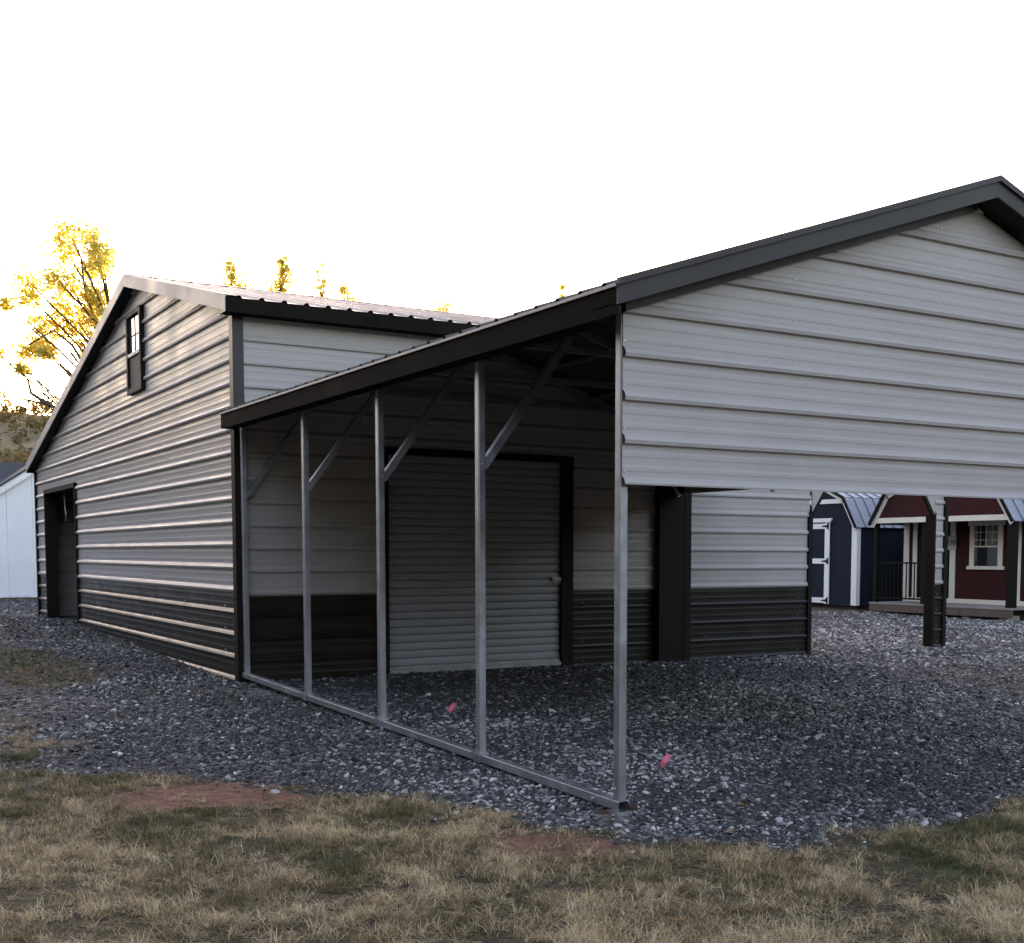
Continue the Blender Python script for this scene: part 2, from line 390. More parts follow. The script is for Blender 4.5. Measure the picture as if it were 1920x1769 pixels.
# roof
EV0, EV1 = V0 - .20, V1 + .12; OH = .14
roof_sheets(garage, 'x', -OH + .01, GL + OH, (EV0, zroof(EV0) + .015), (PKY, PKZ + .015))
roof_sheets(garage, 'x', -OH + .01, GL + OH, (EV1, zroof(EV1) + .015), (PKY, PKZ + .015))
mb = MB(); c = PKZ + .045
mb.prism([(PKY - .16, c - .16 * SL), (PKY, c), (PKY + .16, c - .16 * SL), (PKY + .16, c - .16 * SL - .006), (PKY, c - .006), (PKY - .16, c - .16 * SL - .006)], 0, -OH + .005, GL + OH); mb.build('ridge_cap', 'roof', garage)
# gable rake trim (face + return underneath)
for (ya, yb) in ((EV0, PKY), (PKY, EV1)):
    za, zb = zroof(ya) + .03, zroof(yb) + .03
    mb = MB(); mb.prism([(ya, za), (yb, zb), (yb, zb - .145), (ya, za - .145)], 0, -OH - .012, -OH)
    mb.prism([(ya, za + .006), (yb, zb + .006), (yb, zb), (ya, za)], 0, -OH - .012, -OH + .11)
    mb.build('rake_trim', 'beige', garage)
    mb = MB(); mb.prism([(ya, za - .139), (yb, zb - .139), (yb, zb - .145), (ya, za - .145)], 0, -OH + .001, -.003); mb.build('soffit', 'trim', garage)
    mb = MB(); mb.prism([(ya, za), (yb, zb), (yb, zb - .145), (ya, za - .145)], 0, GL + OH, GL + OH + .012); mb.build('rake_trim', 'beige', garage)
# eave fascia
for ya, s in ((EV0, -1), (EV1, 1)):
    z = zroof(ya) + .012
    mb = MB(); mb.box(-OH - .006, GL + OH, min(ya, ya + s * .012), max(ya, ya + s * .012), z - .14, z)
    mb.box(-OH - .006, GL + OH, min(ya, ya - s * .19), max(ya, ya - s * .19), z - .139, z - .132); mb.build('eave_fascia', 'fascia', garage)
# corner trims
def corner(x, y, sx, sy, z0, z1, w_=.075, m_='trim', parent=garage, pr_=.036):
    mb = MB()
    xa = x + sx * pr_; ya = y + sy * pr_
    mb.box(min(xa, x - sx * w_), max(xa, x - sx * w_), min(ya, ya - sy * .006), max(ya, ya - sy * .006), z0, z1)
    mb.box(min(xa, xa - sx * .006), max(xa, xa - sx * .006), min(ya - sy * .0065, y - sy * w_), max(ya - sy * .0065, y - sy * w_), z0, z1)
    return mb.build('corner_trim', m_, parent)
corner(0, V0, -1, -1, .03, 2.62)
corner(0, V0, -1, -1, 2.622, wt(V0) - .12, m_='rake')
corner(0, V1, -1, 1, .15, wt(V1) - .05)
corner(GL, V1, 1, 1, .1, wt(V1) - .05)
# man-height opening on the gable: jambs and head
mb = MB(); mb.box(-.038, .16, 17.44, 17.505, .15, 2.49); mb.build('door_jamb', 'trim', garage)
mb = MB(); mb.box(-.038, .16, 14.755, 14.80, .15, 2.49); mb.build('door_jamb', 'trim', garage)
mb = MB(); mb.box(-.038, .16, 14.755, 17.505, 2.42, 2.492); mb.build('door_head', 'trim', garage)
# partition + floor inside so the opening reads as a deep room
ribbed(garage, 'y', 5.4, -1, V0 + .1, V1 - .1, DG, .1, 2.9, lowmat='brown')
# gable window
win = bpy.data.objects.new('window', None); COL.objects.link(win); put(win, garage)
wy0, wy1, wz0, wz1 = 10.28, 10.98, 3.45, 4.41; zm = 3.90
mb = MB()
for (a, b, c_, d) in ((wy0 - .03, wy0 + .045, wz0 - .03, wz1 + .03), (wy1 - .045, wy1 + .03, wz0 - .03, wz1 + .03)): mb.box(-.055, .05, a, b, c_, d)
mb.box(-.054, .05, wy0 + .045, wy1 - .045, wz0 - .03, wz0 + .035); mb.box(-.054, .05, wy0 + .045, wy1 - .045, wz1 - .035, wz1 + .03)
mb.build('frame', 'trim', win, bevel=.004)
mb = MB(); mb.box(-.052, .0, wy0 + .046, wy1 - .046, zm - .02, zm + .02); mb.build('meeting_rail', 'beige', win)
ym = (wy0 + wy1) / 2
for (a, b) in ((wy0 + .046, ym - .008), (ym + .008, wy1 - .046)):
    for (c_, d) in ((zm + .021, 4.13), (4.142, wz1 - .036)):
        mb = MB(); mb.box(-.022, -.016, a, b, c_, d); mb.build('pane', 'pane', win)
mb = MB(); mb.box(-.03, -.012, ym - .008, ym + .008, zm + .021, wz1 - .036); mb.box(-.029, -.013, wy0 + .046, wy1 - .046, 4.13, 4.142); mb.build('muntin', 'trim', win)
mb = MB(); mb.box(-.03, -.024, wy0 + .046, wy1 - .046, wz0 + .036, zm - .021); mb.build('insect_screen', 'screen', win)
# roll-up door in the side wall under the carport
door = bpy.data.objects.new('roll_up_door', None); COL.objects.link(door); put(door, garage)
SH = .084
mb = MB(); W = DOORX1 - DOORX0 - .12
pf = [(0, 0), (.003, .009), (.012, .013), (.042, .0145), (.070, .012), (.079, .008), (.0825, 0)]
for (za, da), (zb, db) in zip(pf[:-1], pf[1:]): mb.quad((0, -da, za), (W, -da, za), (W, -db, zb), (0, -db, zb))
slat = mb.mesh('slat', MT['door'])
z = .185
while z < DOORZ - .02: inst(slat, 'slat', (DOORX0 + .06, V0 + .02, z), door); z += SH
for o in door.children: o.matrix_parent_inverse = Matrix.Identity(4); o.location = o.location - Vector(garage.location) + Vector((0, 0, 0))
door.matrix_parent_inverse = Matrix.Identity(4); door.location = (0, 0, 0)
def dput(o): o.parent = door; o.matrix_parent_inverse = Matrix.Translation(-Vector(garage.location)); return o
win.matrix_parent_inverse = Matrix.Identity(4)
for o in win.children: o.matrix_parent_inverse = Matrix.Translation(-Vector(garage.location))
mb = MB(); mb.box(DOORX0 + .06, DOORX1 - .06, V0 - .035, V0 + .02, .105, .15); mb.box(DOORX0 + .06, DOORX1 - .06, V0 - .045, V0 - .035, .115, .122); mb.box(DOORX0 + .06, DOORX1 - .06, V0 - .01, V0 + .02, .152, .184); dput(mb.build('bottom_bar', 'galv'))
mb = MB(); mb.box(3.66, 3.80, V0 - .03, V0 - .005, 1.085, 1.13); mb.box(3.68, 3.715, V0 - .045, V0 - .03, 1.095, 1.12); mb.box(3.735, 3.765, V0 - .04, V0 - .03, 1.098, 1.118); mb.box(3.66, 3.78, V0 - .038, V0 - .03, 1.065, 1.072); dput(mb.build('latch', 'wire'))
mb = MB(); mb.box(DOORX1 - .058, DOORX1 + .10, V0 - .045, V0 + .04, .08, DOORZ + .05); mb.build('door_jamb', 'trim', garage)
mb = MB(); mb.box(DOORX0 - .06, DOORX0 + .058, V0 - .045, V0 + .04, .08, DOORZ + .05); mb.build('door_jamb', 'trim', garage)
mb = MB(); mb.box(DOORX0 + .059, DOORX1 - .059, V0 - .045, V0 + .04, DOORZ - .02, DOORZ + .05); mb.build('door_head', 'trim', garage)
# wing wall with a dutch-corner opening beyond the carport
WX0, WX1, WXE = 7.69, 9.99, 10.33; WH = 2.75
ribbed(garage, 'x', V0, -1, GL, WXE, DW, .02, WH, openings=[(WX0 + .001, WX1 + .11, -1, 2.42)], upmat='siding')
def dutch(x, s):     # chamfered upper corner of the opening, sheeted and trimmed
    a = x; b = x + s * .32
    mb = MB(); mb.prism([(a, 2.42), (b, 2.42), (a, 1.96)], 1, V0 - .02, V0 + .0); mb.build('corner_gusset', 'siding', garage)
    mb = MB(); mb.beam((a + s * .0, V0 - .0, 1.95), (b + s * .0, V0 - .0, 2.41), .09, .035, up=(0, 1, 0)); mb.build('corner_brace', 'trim', garage)
dutch(WX0 + .03, 1); dutch(WX1 + .11, -1)
mb = MB(); mb.box(WX0 - .035, WX0 + .03, V0 - .038, V0 + .07, .05, 1.95); mb.build('door_jamb', 'trim', garage)
mb = MB(); mb.box(WX1 + .085, WX1 + .115, V0 - .038, V0 + .13, .05, 1.97); mb.build('door_jamb', 'trim', garage)
mb = MB(); mb.box(WX0 + .26, WX1 - .12, V0 - .038, V0 + .07, 2.36, 2.43); mb.build('door_head', 'trim', garage)
mb = MB(); mb.box(WXE - .035, WXE + .03, V0 - .038, V0 + .02, .05, WH); mb.build('corner_trim', 'trim', garage)
mb = MB(); mb.box(GL, WXE + .03, V0 - .036, V0 + .05, WH, WH + .06); mb.build('wall_cap', 'trim', garage)
mb = MB(); mb.box(WXE - .09, WXE - .04, V0 + .02, V0 + .07, .05, WH); mb.box(GL + .05, WXE - .04, V0 + .02, V0 + .07, WH - .08, WH - .01); mb.build('wall_frame', 'galv', garage)
# screw heads on garage
mb = MB(); pts = []
for k in range(1, 20):
    zz = DG + k * R + .045
    for y in np.arange(7.1, 18.2, 1.52):
        if zz < wt(y) - .15 and not (14.6 < y < 17.6 and zz < 2.55) and not (10.15 < y < 11.1 and 3.3 < zz < 4.5): pts.append((-.006, y, zz))
screws(mb, pts, (-1, 0, 0))
pts = [(x, V0 - .006, DW + k * R + .045) for k in range(0, 12) for x in (4.1, 5.1, 5.95, 7.5, 10.2) if not (k < 9 and x < 4)]
screws(mb, pts, (0, -1, 0)); tag(mb.build('screw_heads', 'screw', garage), kind='stuff')

# ================================================================== CARPORT
CW = 5.46; CR = CW / 2; CL = V0 - .036; ES = .155; FO = .20
SLC = .335; EZ = 2.74
zc = lambda x: EZ + SLC * (x + ES) if x < CR else EZ + SLC * (CW + ES - x)
carport = thing('metal_carport', (0, 0, 0), 'open sided steel carport with grey gable front and galvanised posts beside the garage', 'carport')
roof_sheets(carport, 'y', -FO + .01, V0 + .012, (-ES, EZ + .03), (CR, zc(CR) + .03))
roof_sheets(carport, 'y', -FO + .01, V0 + .012, (CW + ES, EZ + .03), (CR, zc(CR) + .03))
c = zc(CR) + .058
mb = MB(); mb.prism([(CR - .17, c - .17 * SLC), (CR, c), (CR + .17, c - .17 * SLC), (CR + .17, c - .17 * SLC - .006), (CR, c - .006), (CR - .17, c - .17 * SLC - .006)], 1, -FO - .012, CL - .005); mb.build('ridge_cap', 'roof', carport)
for xa, s in ((-ES, -1), (CW + ES, 1)):
    mb = MB(); mb.box(min(xa, xa + s * .01), max(xa, xa + s * .01), -FO + .001, CL - .002, EZ - .125, EZ + .028)
    mb.box(min(xa, xa - s * .12), max(xa, xa - s * .12), .06, CL - .002, EZ - .125, EZ - .119); mb.build('eave_fascia', 'fascia', carport)
for (xa, xb) in ((-ES - .01, CR), (CR, CW + ES + .01)):
    za, zb = zc(xa) + .058, zc(xb) + .058
    if xa > CR - .01: za, zb = zc(CR) + .058, EZ + .055
    mb = MB(); mb.prism([(xa, za - .035), (xb, zb - .035), (xb, zb - .132), (xa, za - .132)], 1, -FO - .010, -FO)
    mb.prism([(xa, za), (xb, zb), (xb, zb - .036), (xa, za - .036)], 1, -FO - .028, -FO + .0)
    mb.build('rake_trim', 'rake', carport)
    mb = MB(); mb.prism([(xa, za - .124), (xb, zb - .124), (xb, zb - .130), (xa, za - .130)], 1, -FO + .001, .02); mb.build('soffit', 'trim', carport)
    # small j-trim along the top of the gable sheets
    mb = MB(); mb.prism([(xa + .16, za - .131 + (.16 * SLC if xa < CR - .1 else 0)), (xb, zb - .131), (xb, zb - .178), (xa + .16, za - .178 + (.16 * SLC if xa < CR - .1 else 0))], 1, -.056, -.02); mb.build('gable_trim', 'rake', carport)
T = .0555; RS = .0243
gtop = lambda x: zc(x) + .058 - .15
ribbed(carport, 'x', -.012, -1, .006, CW, 2.0175, 1.768, gtop(CR), top=[(.006, gtop(.006)), (CR, gtop(CR)), (CW, gtop(CW))], lowmat=None)
for xa, s_ in ((-ES, -1), (CW + ES, 1)):      # folded edge under the roof sheets
    mb = MB(); mb.box(min(xa + s_ * .011, xa + s_ * .022), max(xa + s_ * .011, xa + s_ * .022), -FO + .002, CL - .003, EZ + .013, EZ + .029); mb.build('drip_edge', 'beige', carport)
# frame
VP = [0.0, 1.5949, 3.19, 4.785, CL - .11]
for i, v in enumerate(VP):
    z0 = v * RS + .05
    mb = MB(); mb.box(0.004, T, v, v + T, z0, 2.76 - .02); mb.build('post', 'galv', carport, bevel=.006)
    for s in (0, 1):
        xe = .004 if s == 0 else CW - .004
        d = 1 if s == 0 else -1
        mb = MB(); mb.beam((xe + d * T / 2, v + T / 2, zc(0) - .07), (CR, v + T / 2, zc(CR) - .075), T - .004, T); mb.build('rafter', 'galv', carport)
    if i > 0:
        mb = MB(); mb.beam((T * .8, v + T / 2, 1.955), (.80, v + T / 2, zc(.80) - .10), .05, .05); mb.build('knee_brace', 'galv', carport)
        mb = MB(); mb.beam((CW - T * .8, v + T / 2, 2.10), (CW - .66, v + T / 2, zc(.66) - .10), .05, .05); mb.build('knee_brace', 'galv', carport)
    mb = MB(); mb.beam((1.15, v + T / 2, zc(1.15) - .10), (CW - 1.15, v + T / 2, zc(1.15) - .10), .045, .05); mb.build('collar_tie', 'galv', carport)
for x in (.5, 1.25, 2.0, CW - .5, CW - 1.25, CW - 2.0):
    mb = MB(); mb.box(x - .05, x + .05, .06, CL - .01, zc(x) - .012, zc(x) + .012); mb.build('purlin', 'galv', carport)
mb = MB(); mb.box(CW - T, CW - .004, 0, T, .02, 2.72); mb.build('post', 'galv', carport, bevel=.006)
# base rail, open tube ends
mb = MB(); a = Vector((T / 2, -.012, .0255)); b = Vector((T / 2, CL - .03, .0255 + RS * CL)); mb.beam(a, b, T + .006, .052, hollow=True); mb.beam(b, a, T - .002, .044, hollow=True); mb.build('base_rail', 'galv', carport, bevel=.004)
for v in VP[1:4]:
    mb = MB(); z0 = v * RS; mb.box(-.008, .062, v - .02, v + T + .03, z0 + .0515, z0 + .062); mb.box(-.012, -.0035, v - .03, v + .06, z0 - .004, z0 + .052); mb.build('base_clip', 'galv', carport)
mb = MB(); mb.tube([(-.004, .24, .03), (-.016, .24, .03)], .012, 6); mb.build('anchor_bolt', 'screw', carport)
mb = MB(); mb.tube([(-.012, 3.12, .07), (-.026, 3.12, .07)], .016, 6); mb.build('anchor_bolt', 'screw', carport)
ribbed(carport, 'y', CW + .004, 1, .02, CL - .02, 2.20, 2.13, 2.66, lowmat=None)  # unseen strip on the right side, added to reduce light under the roof
# header beam + boxed column on the open right side
mb = MB(); mb.box(CW - T, CW - .006, T + .002, CL - .28, 2.42, 2.48); mb.build('header_beam', 'galv', carport)
mb = MB(); mb.box(5.12, 5.49, CL - .10, CL - .004, .06, 2.62); mb.build('boxed_column', 'trim', carport)
mb = MB(); mb.box(5.495, 5.60, CL - .104, CL - .002, .06, 2.62); mb.build('column_trim', 'trim', carport)
mb = MB(); mb.box(.07, CW - .07, .005, .05, 1.775, 1.825); mb.build('header_beam', 'galv', carport)
mb = MB(); pts = []
for k in range(-1, 8):
    zz = 2.0175 + k * R + .05
    for x in (.018, 1.22, 2.44, 3.66, 4.88):
        if zz < gtop(x) - .06: pts.append((x, -.012, zz))
screws(mb, pts, (0, -1, 0), .0075)
pts = [(-.001, v + T / 2, v * RS + .12) for v in VP]; screws(mb, pts, (-1, 0, 0), .006)
pts = [(T * .6, v - .0005, 1.975) for v in VP[1:]]; screws(mb, pts, (0, -1, 0), .008)
tag(mb.build('screw_heads', 'screw', carport), kind='stuff')
# packing blocks under the front corner
blk = MB(); blk.box(-.022, .075, -.03, .07, -.045, -.002); o = blk.build('packing_block', 'galv'); tag(o, 'small grey steel packing plate under the front corner of the carport rail', 'block')
blk = MB(); blk.box(.085, .14, .02, .09, -.04, .018); o = blk.build('wood_block', 'rust', bevel=.01); tag(o, 'small rusty brown block beside the open end of the base rail', 'block')

# ================================================================== marker flags
def flag(x, y, lab, lean, seed):
    z0 = float(gz(x, y)); t = thing('marker_flag', (x, y, z0), lab, 'flag', 'pink marker flags in the gravel')
    mb = MB(); mb.tube([(x, y, z0 - .03), (x + lean[0] * .5, y + lean[1] * .5, z0 + .05), (x + lean[0], y + lean[1], z0 + .115)], .0016, 5); mb.build('stake', 'wire', t)
    mb = MB(); top = Vector((x + lean[0], y + lean[1], z0 + .113)); d = Vector((lean[0], lean[1], .115)).normalized(); n = 6; vs = []
    r = random.Random(seed); side = Vector(RT) * -.2 + Vector((0, 0, -1)) * .75
    for i in range(n + 1):
        u = i / n; wv = Vector(FW) * (math.sin(u * 5 + seed) * .006)
        p = top + side * (u * .10) + wv + Vector(RT) * (-.012 - .028 * math.sin(u * 2.2)); q = top + Vector(RT) * (.018 - .034 * u) + side * (u * .11) + wv + Vector((0, 0, -.010))
        vs.append((p, q))
    for (a, b), (c_, d_) in zip(vs[:-1], vs[1:]): mb.quad(a, b, d_, c_); mb.quad(a + Vector(FW) * .0012, c_ + Vector(FW) * .0012, d_ + Vector(FW) * .0012, b + Vector(FW) * .0012)
    mb.build('flag', 'pink', t, smooth=True)
flag(.82, 3.55, 'pink marker flag in the dark gravel in front of the roll-up door', (.01, .01), 1)
flag(.97, .85, 'pink marker flag on the pale gravel beside the front corner post', (.015, -.01), 2)

# ================================================================== pull cord in the gable opening
mb = MB(); mb.tube([(.10, 16.37, 2.46), (.10, 16.35, 2.3), (.10, 16.33, 2.16), (.10, 16.24, 2.03), (.10, 16.30, 1.94)], [.007, .007, .008, .010, .016], 6)
o = mb.build('pull_cord', 'cord', smooth=True); tag(o, 'thin pale cord hanging in the dark doorway of the gable wall', 'cord')

# ================================================================== navy shed
bx, by0, by1 = 16.6, 14.47, 17.75; zb0 = .22
navy = thing('garden_shed', (bx, (by0 + by1) / 2, .12), 'navy blue shed with white trim, panelled door and grey metal gambrel roof', 'shed')
def gam(yl, yr, ze, dy, dz, zp):     # gambrel outline in (Y,Z)
    return [(yl, ze), (yl + dy, ze + dz), ((yl + yr) / 2, zp), (yr - dy, ze + dz), (yr, ze)]
g = gam(by0, by1, 2.06, .36, .60, 3.25)
mb = MB(); mb.prism([(by0, zb0)] + g + [(by1, zb0)], 0, bx, bx + .05); mb.build('wall', 'navy', navy)
mb = MB(); mb.box(bx + .051, bx + 4.0, by0, by0 + .05, zb0, 2.06); mb.build('wall', 'navy', navy)
mb = MB(); mb.box(bx + .051, bx + 4.0, by1 - .05, by1, zb0, 2.06); mb.build('wall', 'navy', navy)
mb = MB(); mb.prism([(by0 + .051, zb0)] + g[1:4] + [(by1 - .051, zb0)], 0, bx + 3.95, bx + 4.0); mb.build('wall', 'navy', navy)
mb = MB(); mb.box(bx + .1, bx + 3.9, by0 + .1, by1 - .1, .10, .22); mb.build('skid', 'deckwood', navy)
def gambrel_roof(parent, g, x0, x1, edge='black', rakem='white', ov=.10):
    pts = [(g[0][0] - ov * .45, g[0][1] - ov * .75), g[1], g[2], g[3], (g[4][0] + ov * .45, g[4][1] - ov * .75)]
    for a, b in zip(pts[:-1], pts[1:]):
        A = Vector((0, *a)); B = Vector((0, *b)); d = (B - A).normalized(); n = Vector((0, -d.z, d.y))
        if n.z < 0: n = -n
        k = 0; x = x0 - .12
        while x < x1 + .1:
            xe = min(x + .30, x1 + .12); mb = MB(); A1 = A + n * .035; B1 = B + n * .035
            mb.beam((xe / 2 + x / 2, A1.y, A1.z), (xe / 2 + x / 2, B1.y, B1.z), xe - x - .001, .012, up=n)
            mb.beam((x + .02, A1.y + n.y * .018, A1.z + n.z * .018), (x + .02, B1.y + n.y * .018, B1.z + n.z * .018), .035, .024, up=n)
            mb.build('roof_panel', 'metalroof', parent); x += .30
        for xx, t_, m_ in ((x0 - .125, .05, edge), (x0 - .06, .09, rakem)):
            off = n * (.022 if m_ == edge else -.045)
            mb = MB(); mb.beam((xx, A.y + off.y, A.z + off.z), (xx, B.y + off.y, B.z + off.z), .02 if m_ != edge else .035, t_ if m_ != edge else .055, up=n); mb.build('rake_board', m_, parent)
gambrel_roof(navy, g, bx, bx + 4.0)
mb = MB(); mb.box(bx - .025, bx - .001, by0 + .30, by1 - .30, 2.565, 2.665); mb.build('trim_band', 'white', navy)
for y in (by0, by1 - .14): mb = MB(); mb.box(bx - .024, bx - .001, y - .002, y + .142, .24, 2.12); mb.build('corner_board', 'white', navy)
mb = MB(); mb.box(bx - .022, bx + .09, by0 - .024, by0 - .002, .24, 2.05); mb.build('corner_board', 'white', navy)
for j, (ya, yb, hs) in enumerate(((15.31, 16.20, 0), (16.22, 17.11, 1))):
    d = bpy.data.objects.new('door', None); COL.objects.link(d); put(d, navy); d.matrix_parent_inverse = Matrix.Identity(4)
    F = lambda o: (setattr(o, 'parent', d), setattr(o, 'matrix_parent_inverse', Matrix.Translation(-Vector(navy.location))))
    mb = MB(); mb.box(bx - .012, bx - .001, ya, yb, .25, 2.13); F(mb.build('leaf', 'navy'))
    for yy in (ya, yb - .15): mb = MB(); mb.box(bx - .035, bx - .013, yy, yy + .15, .25, 2.13); F(mb.build('stile', 'white'))
    for zz in (.27, 1.18, 1.99): mb = MB(); mb.box(bx - .033, bx - .013, ya + .151, yb - .151, zz, zz + .12); F(mb.build('rail', 'white'))
    for zz in (.33, 1.24, 2.05):
        yh = ya if hs == 0 else yb; s = 1 if hs == 0 else -1; mb = MB()
        mb.prism([(yh + s * .02, zz - .07), (yh + s * .06, zz - .07), (yh + s * .07, zz - .025), (yh + s * .24, zz - .008), (yh + s * .24, zz + .008), (yh + s * .07, zz + .025), (yh + s * .06, zz + .07), (yh + s * .02, zz + .07)], 0, bx - .048, bx - .036); F(mb.build('hinge', 'black'))
mb = MB(); mb.prism([(15.22, 2.23), (17.2, 2.23), (17.14, 2.14), (15.28, 2.14)], 0, bx - .055, bx - .003); mb.build('lintel', 'white', navy)

# ================================================================== red cabin with porch
rx, ry0, ry1 = 16.2, 10.0, 13.64; XW = 17.2; ZD = .36
red = thing('porch_cabin', (rx, (ry0 + ry1) / 2, .14), 'barn red cabin with cream trim, raised wooden porch and gambrel metal roof', 'cabin')
g = gam(ry0 + .03, ry1 - .03, 2.10, .36, .56, 3.3)
mb = MB(); mb.prism(g, 0, rx + .01, rx + .05); mb.build('gable_wall', 'red', red)
mb = MB(); mb.box(rx - .015, rx + .009, ry0 - .01, ry1 + .01, 2.07, 2.18); mb.build('fascia', 'tanwhite', red)
gambrel_roof(red, g, rx + .05, rx + 6, rakem='tanwhite')
mb = MB(); mb.box(rx + .051, XW - .001, ry0 + .05, ry1 - .05, 2.12, 2.15); mb.build('porch_ceiling', 'trim', red)
mb = MB(); mb.box(XW, XW + .08, ry0, ry1 - .02, ZD + .02, 2.6); mb.build('wall', 'red', red)
mb = MB(); mb.box(XW + .081, XW + 5, ry0, ry0 + .06, .3, 2.1); mb.build('wall', 'red', red)
mb = MB(); mb.box(XW + .081, XW + 5, ry1 - .08, ry1 - .02, .3, 2.1); mb.build('wall', 'red', red)
# deck: boards run along Y, fascia beams
for i in range(7): mb = MB(); mb.box(rx - .03 + i * .147, rx - .03 + i * .147 + .14, ry0 - .05, ry1 + .03, ZD - .035, ZD); mb.build('deck_board', 'decktop', red)
mb = MB(); mb.box(rx - .02, rx + .02, ry0 - .04, ry1 + .02, ZD - .19, ZD - .037); mb.build('rim_joist', 'deckwood', red)
mb = MB(); mb.box(rx + .021, XW, ry1 - .02, ry1 + .02, ZD - .19, ZD - .037); mb.build('rim_joist', 'deckwood', red)
mb = MB(); mb.box(rx + .5, rx + .6, ry0, ry1, .1, .2); mb.build('skid', 'deckwood', red)
for yy in (13.2, 12.0, 11.0, 10.1): mb = MB(); mb.box(rx + .03, rx + .4, yy, yy + .2, .08, .2); mb.build('support_block', 'blockgrey', red)
for y in (12.13, 10.0): mb = MB(); mb.box(rx + .05, rx + .17, y, y + .17, ZD, 2.10); mb.build('porch_post', 'black', red)
mb = MB(); mb.box(rx + .05, rx + .14, ry1 - .10, ry1 - .01, ZD, 2.10); mb.build('porch_post', 'black', red)
rail = bpy.data.objects.new('railing', None); COL.objects.link(rail); put(rail, red); rail.matrix_parent_inverse = Matrix.Identity(4)
RF = lambda o: (setattr(o, 'parent', rail), setattr(o, 'matrix_parent_inverse', Matrix.Translation(-Vector(red.location))))
mb = MB(); mb.box(rx + .07, rx + .12, 12.302, ry1 - .102, 1.20, 1.235); RF(mb.build('top_rail', 'black'))
mb = MB(); mb.box(rx + .07, rx + .12, 12.302, ry1 - .102, ZD + .08, ZD + .115); RF(mb.build('bottom_rail', 'black'))
bal = MB().box(-.01, .01, -.01, .01, 0, .724).mesh('baluster', MT['black'])
for y in np.arange(12.40, ry1 - .13, .11):
    o = bpy.data.objects.new('baluster', bal); COL.objects.link(o); o.location = (rx + .095, y, ZD + .1155); RF(o)
mb = MB(); mb.box(XW - .022, XW - .001, ry0 + .02, ry1 - .02, ZD + .005, ZD + .10); mb.build('skirt_board', 'tanwhite', red)
for (a, b) in ((13.47, 13.62), (13.24, 13.36), (12.20, 12.34), (10.56, 10.70)): mb = MB(); mb.box(XW - .024, XW - .001, a, b, ZD + .101, 2.11); mb.build('trim_board', 'tanwhite', red)
mb = MB(); mb.box(XW - .015, XW - .001, 12.345, 13.235, ZD + .101, 2.05); mb.build('door', 'black', red)
mb = MB(); mb.box(XW - .024, XW - .016, 12.98, 13.10, 1.5, 2.0); mb.build('door_trim', 'tanwhite', red)
wv = bpy.data.objects.new('window', None); COL.objects.link(wv); put(wv, red); wv.matrix_parent_inverse = Matrix.Identity(4)
WF = lambda o: (setattr(o, 'parent', wv), setattr(o, 'matrix_parent_inverse', Matrix.Translation(-Vector(red.location))))
wy0, wy1, wz0, wz1 = 11.02, 11.80, 1.16, 2.0; k = .09
mb = MB(); mb.box(XW - .03, XW - .001, wy0 - .02, wy0 + k, wz0, wz1); mb.box(XW - .03, XW - .001, wy1 - k, wy1 + .02, wz0, wz1); mb.box(XW - .03, XW - .001, wy0 - .07, wy1 + .07, wz1, wz1 + .10); WF(mb.build('frame', 'tanwhite'))
mb = MB(); mb.box(XW - .05, XW - .001, wy0 - .07, wy1 + .07, wz0 - .07, wz0); WF(mb.build('sill', 'tanwhite'))
zm_ = 1.565
mb = MB(); mb.box(XW - .012, XW - .001, wy0 + k, wy1 - k, wz0, wz1); WF(mb.build('pane', 'glassd'))
mb = MB(); mb.box(XW - .022, XW - .0125, wy0 + k, wy1 - k, zm_ - .015, zm_ + .015); ymid = (wy0 + wy1) / 2
mb.box(XW - .021, XW - .0125, ymid - .012, ymid + .012, zm_ + .016, wz1)
for zz in (1.70, 1.86): mb.box(XW - .020, XW - .0125, wy0 + k, wy1 - k, zz - .006, zz + .006)
for yy in (wy0 + k + .15, wy1 - k - .15): mb.box(XW - .019, XW - .0125, yy - .006, yy + .006, zm_ + .016, wz1)
WF(mb.build('muntin', 'tanwhite'))
# number sign on the cabin wall
sign = thing('number_sign', (XW - .035, 12.35, 1.66), 'small grey number sign reading 1930 on the red cabin wall beside its door', 'sign')
mb = MB(); mb.box(XW - .05, XW - .026, 12.16, 12.54, 1.50, 1.79); mb.build('board', 'signw', sign)
mb = MB(); mb.box(XW - .056, XW - .0505, 12.17, 12.53, 1.53, 1.55); mb.build('board_edge', 'tanwhite', sign)
cu = bpy.data.curves.new('digits', 'FONT'); cu.body = '1930'; cu.size = .17; cu.extrude = .002; cu.align_x = 'CENTER'; cu.align_y = 'CENTER'
to = bpy.data.objects.new('digits_curve', cu); COL.objects.link(to); bpy.context.view_layer.update()
dm = bpy.data.meshes.new_from_object(to.evaluated_get(bpy.context.evaluated_depsgraph_get())); bpy.data.objects.remove(to)
dm.transform(Matrix.Translation((XW - .053, 12.34, 1.655)) @ Matrix(((0, 0, -1, 0), (-1, 0, 0, 0), (0, 1, 0, 0), (0, 0, 0, 1))))
dm.materials.clear(); dm.materials.append(MT['black']); do = bpy.data.objects.new('digits', dm); COL.objects.link(do); put(do, sign)

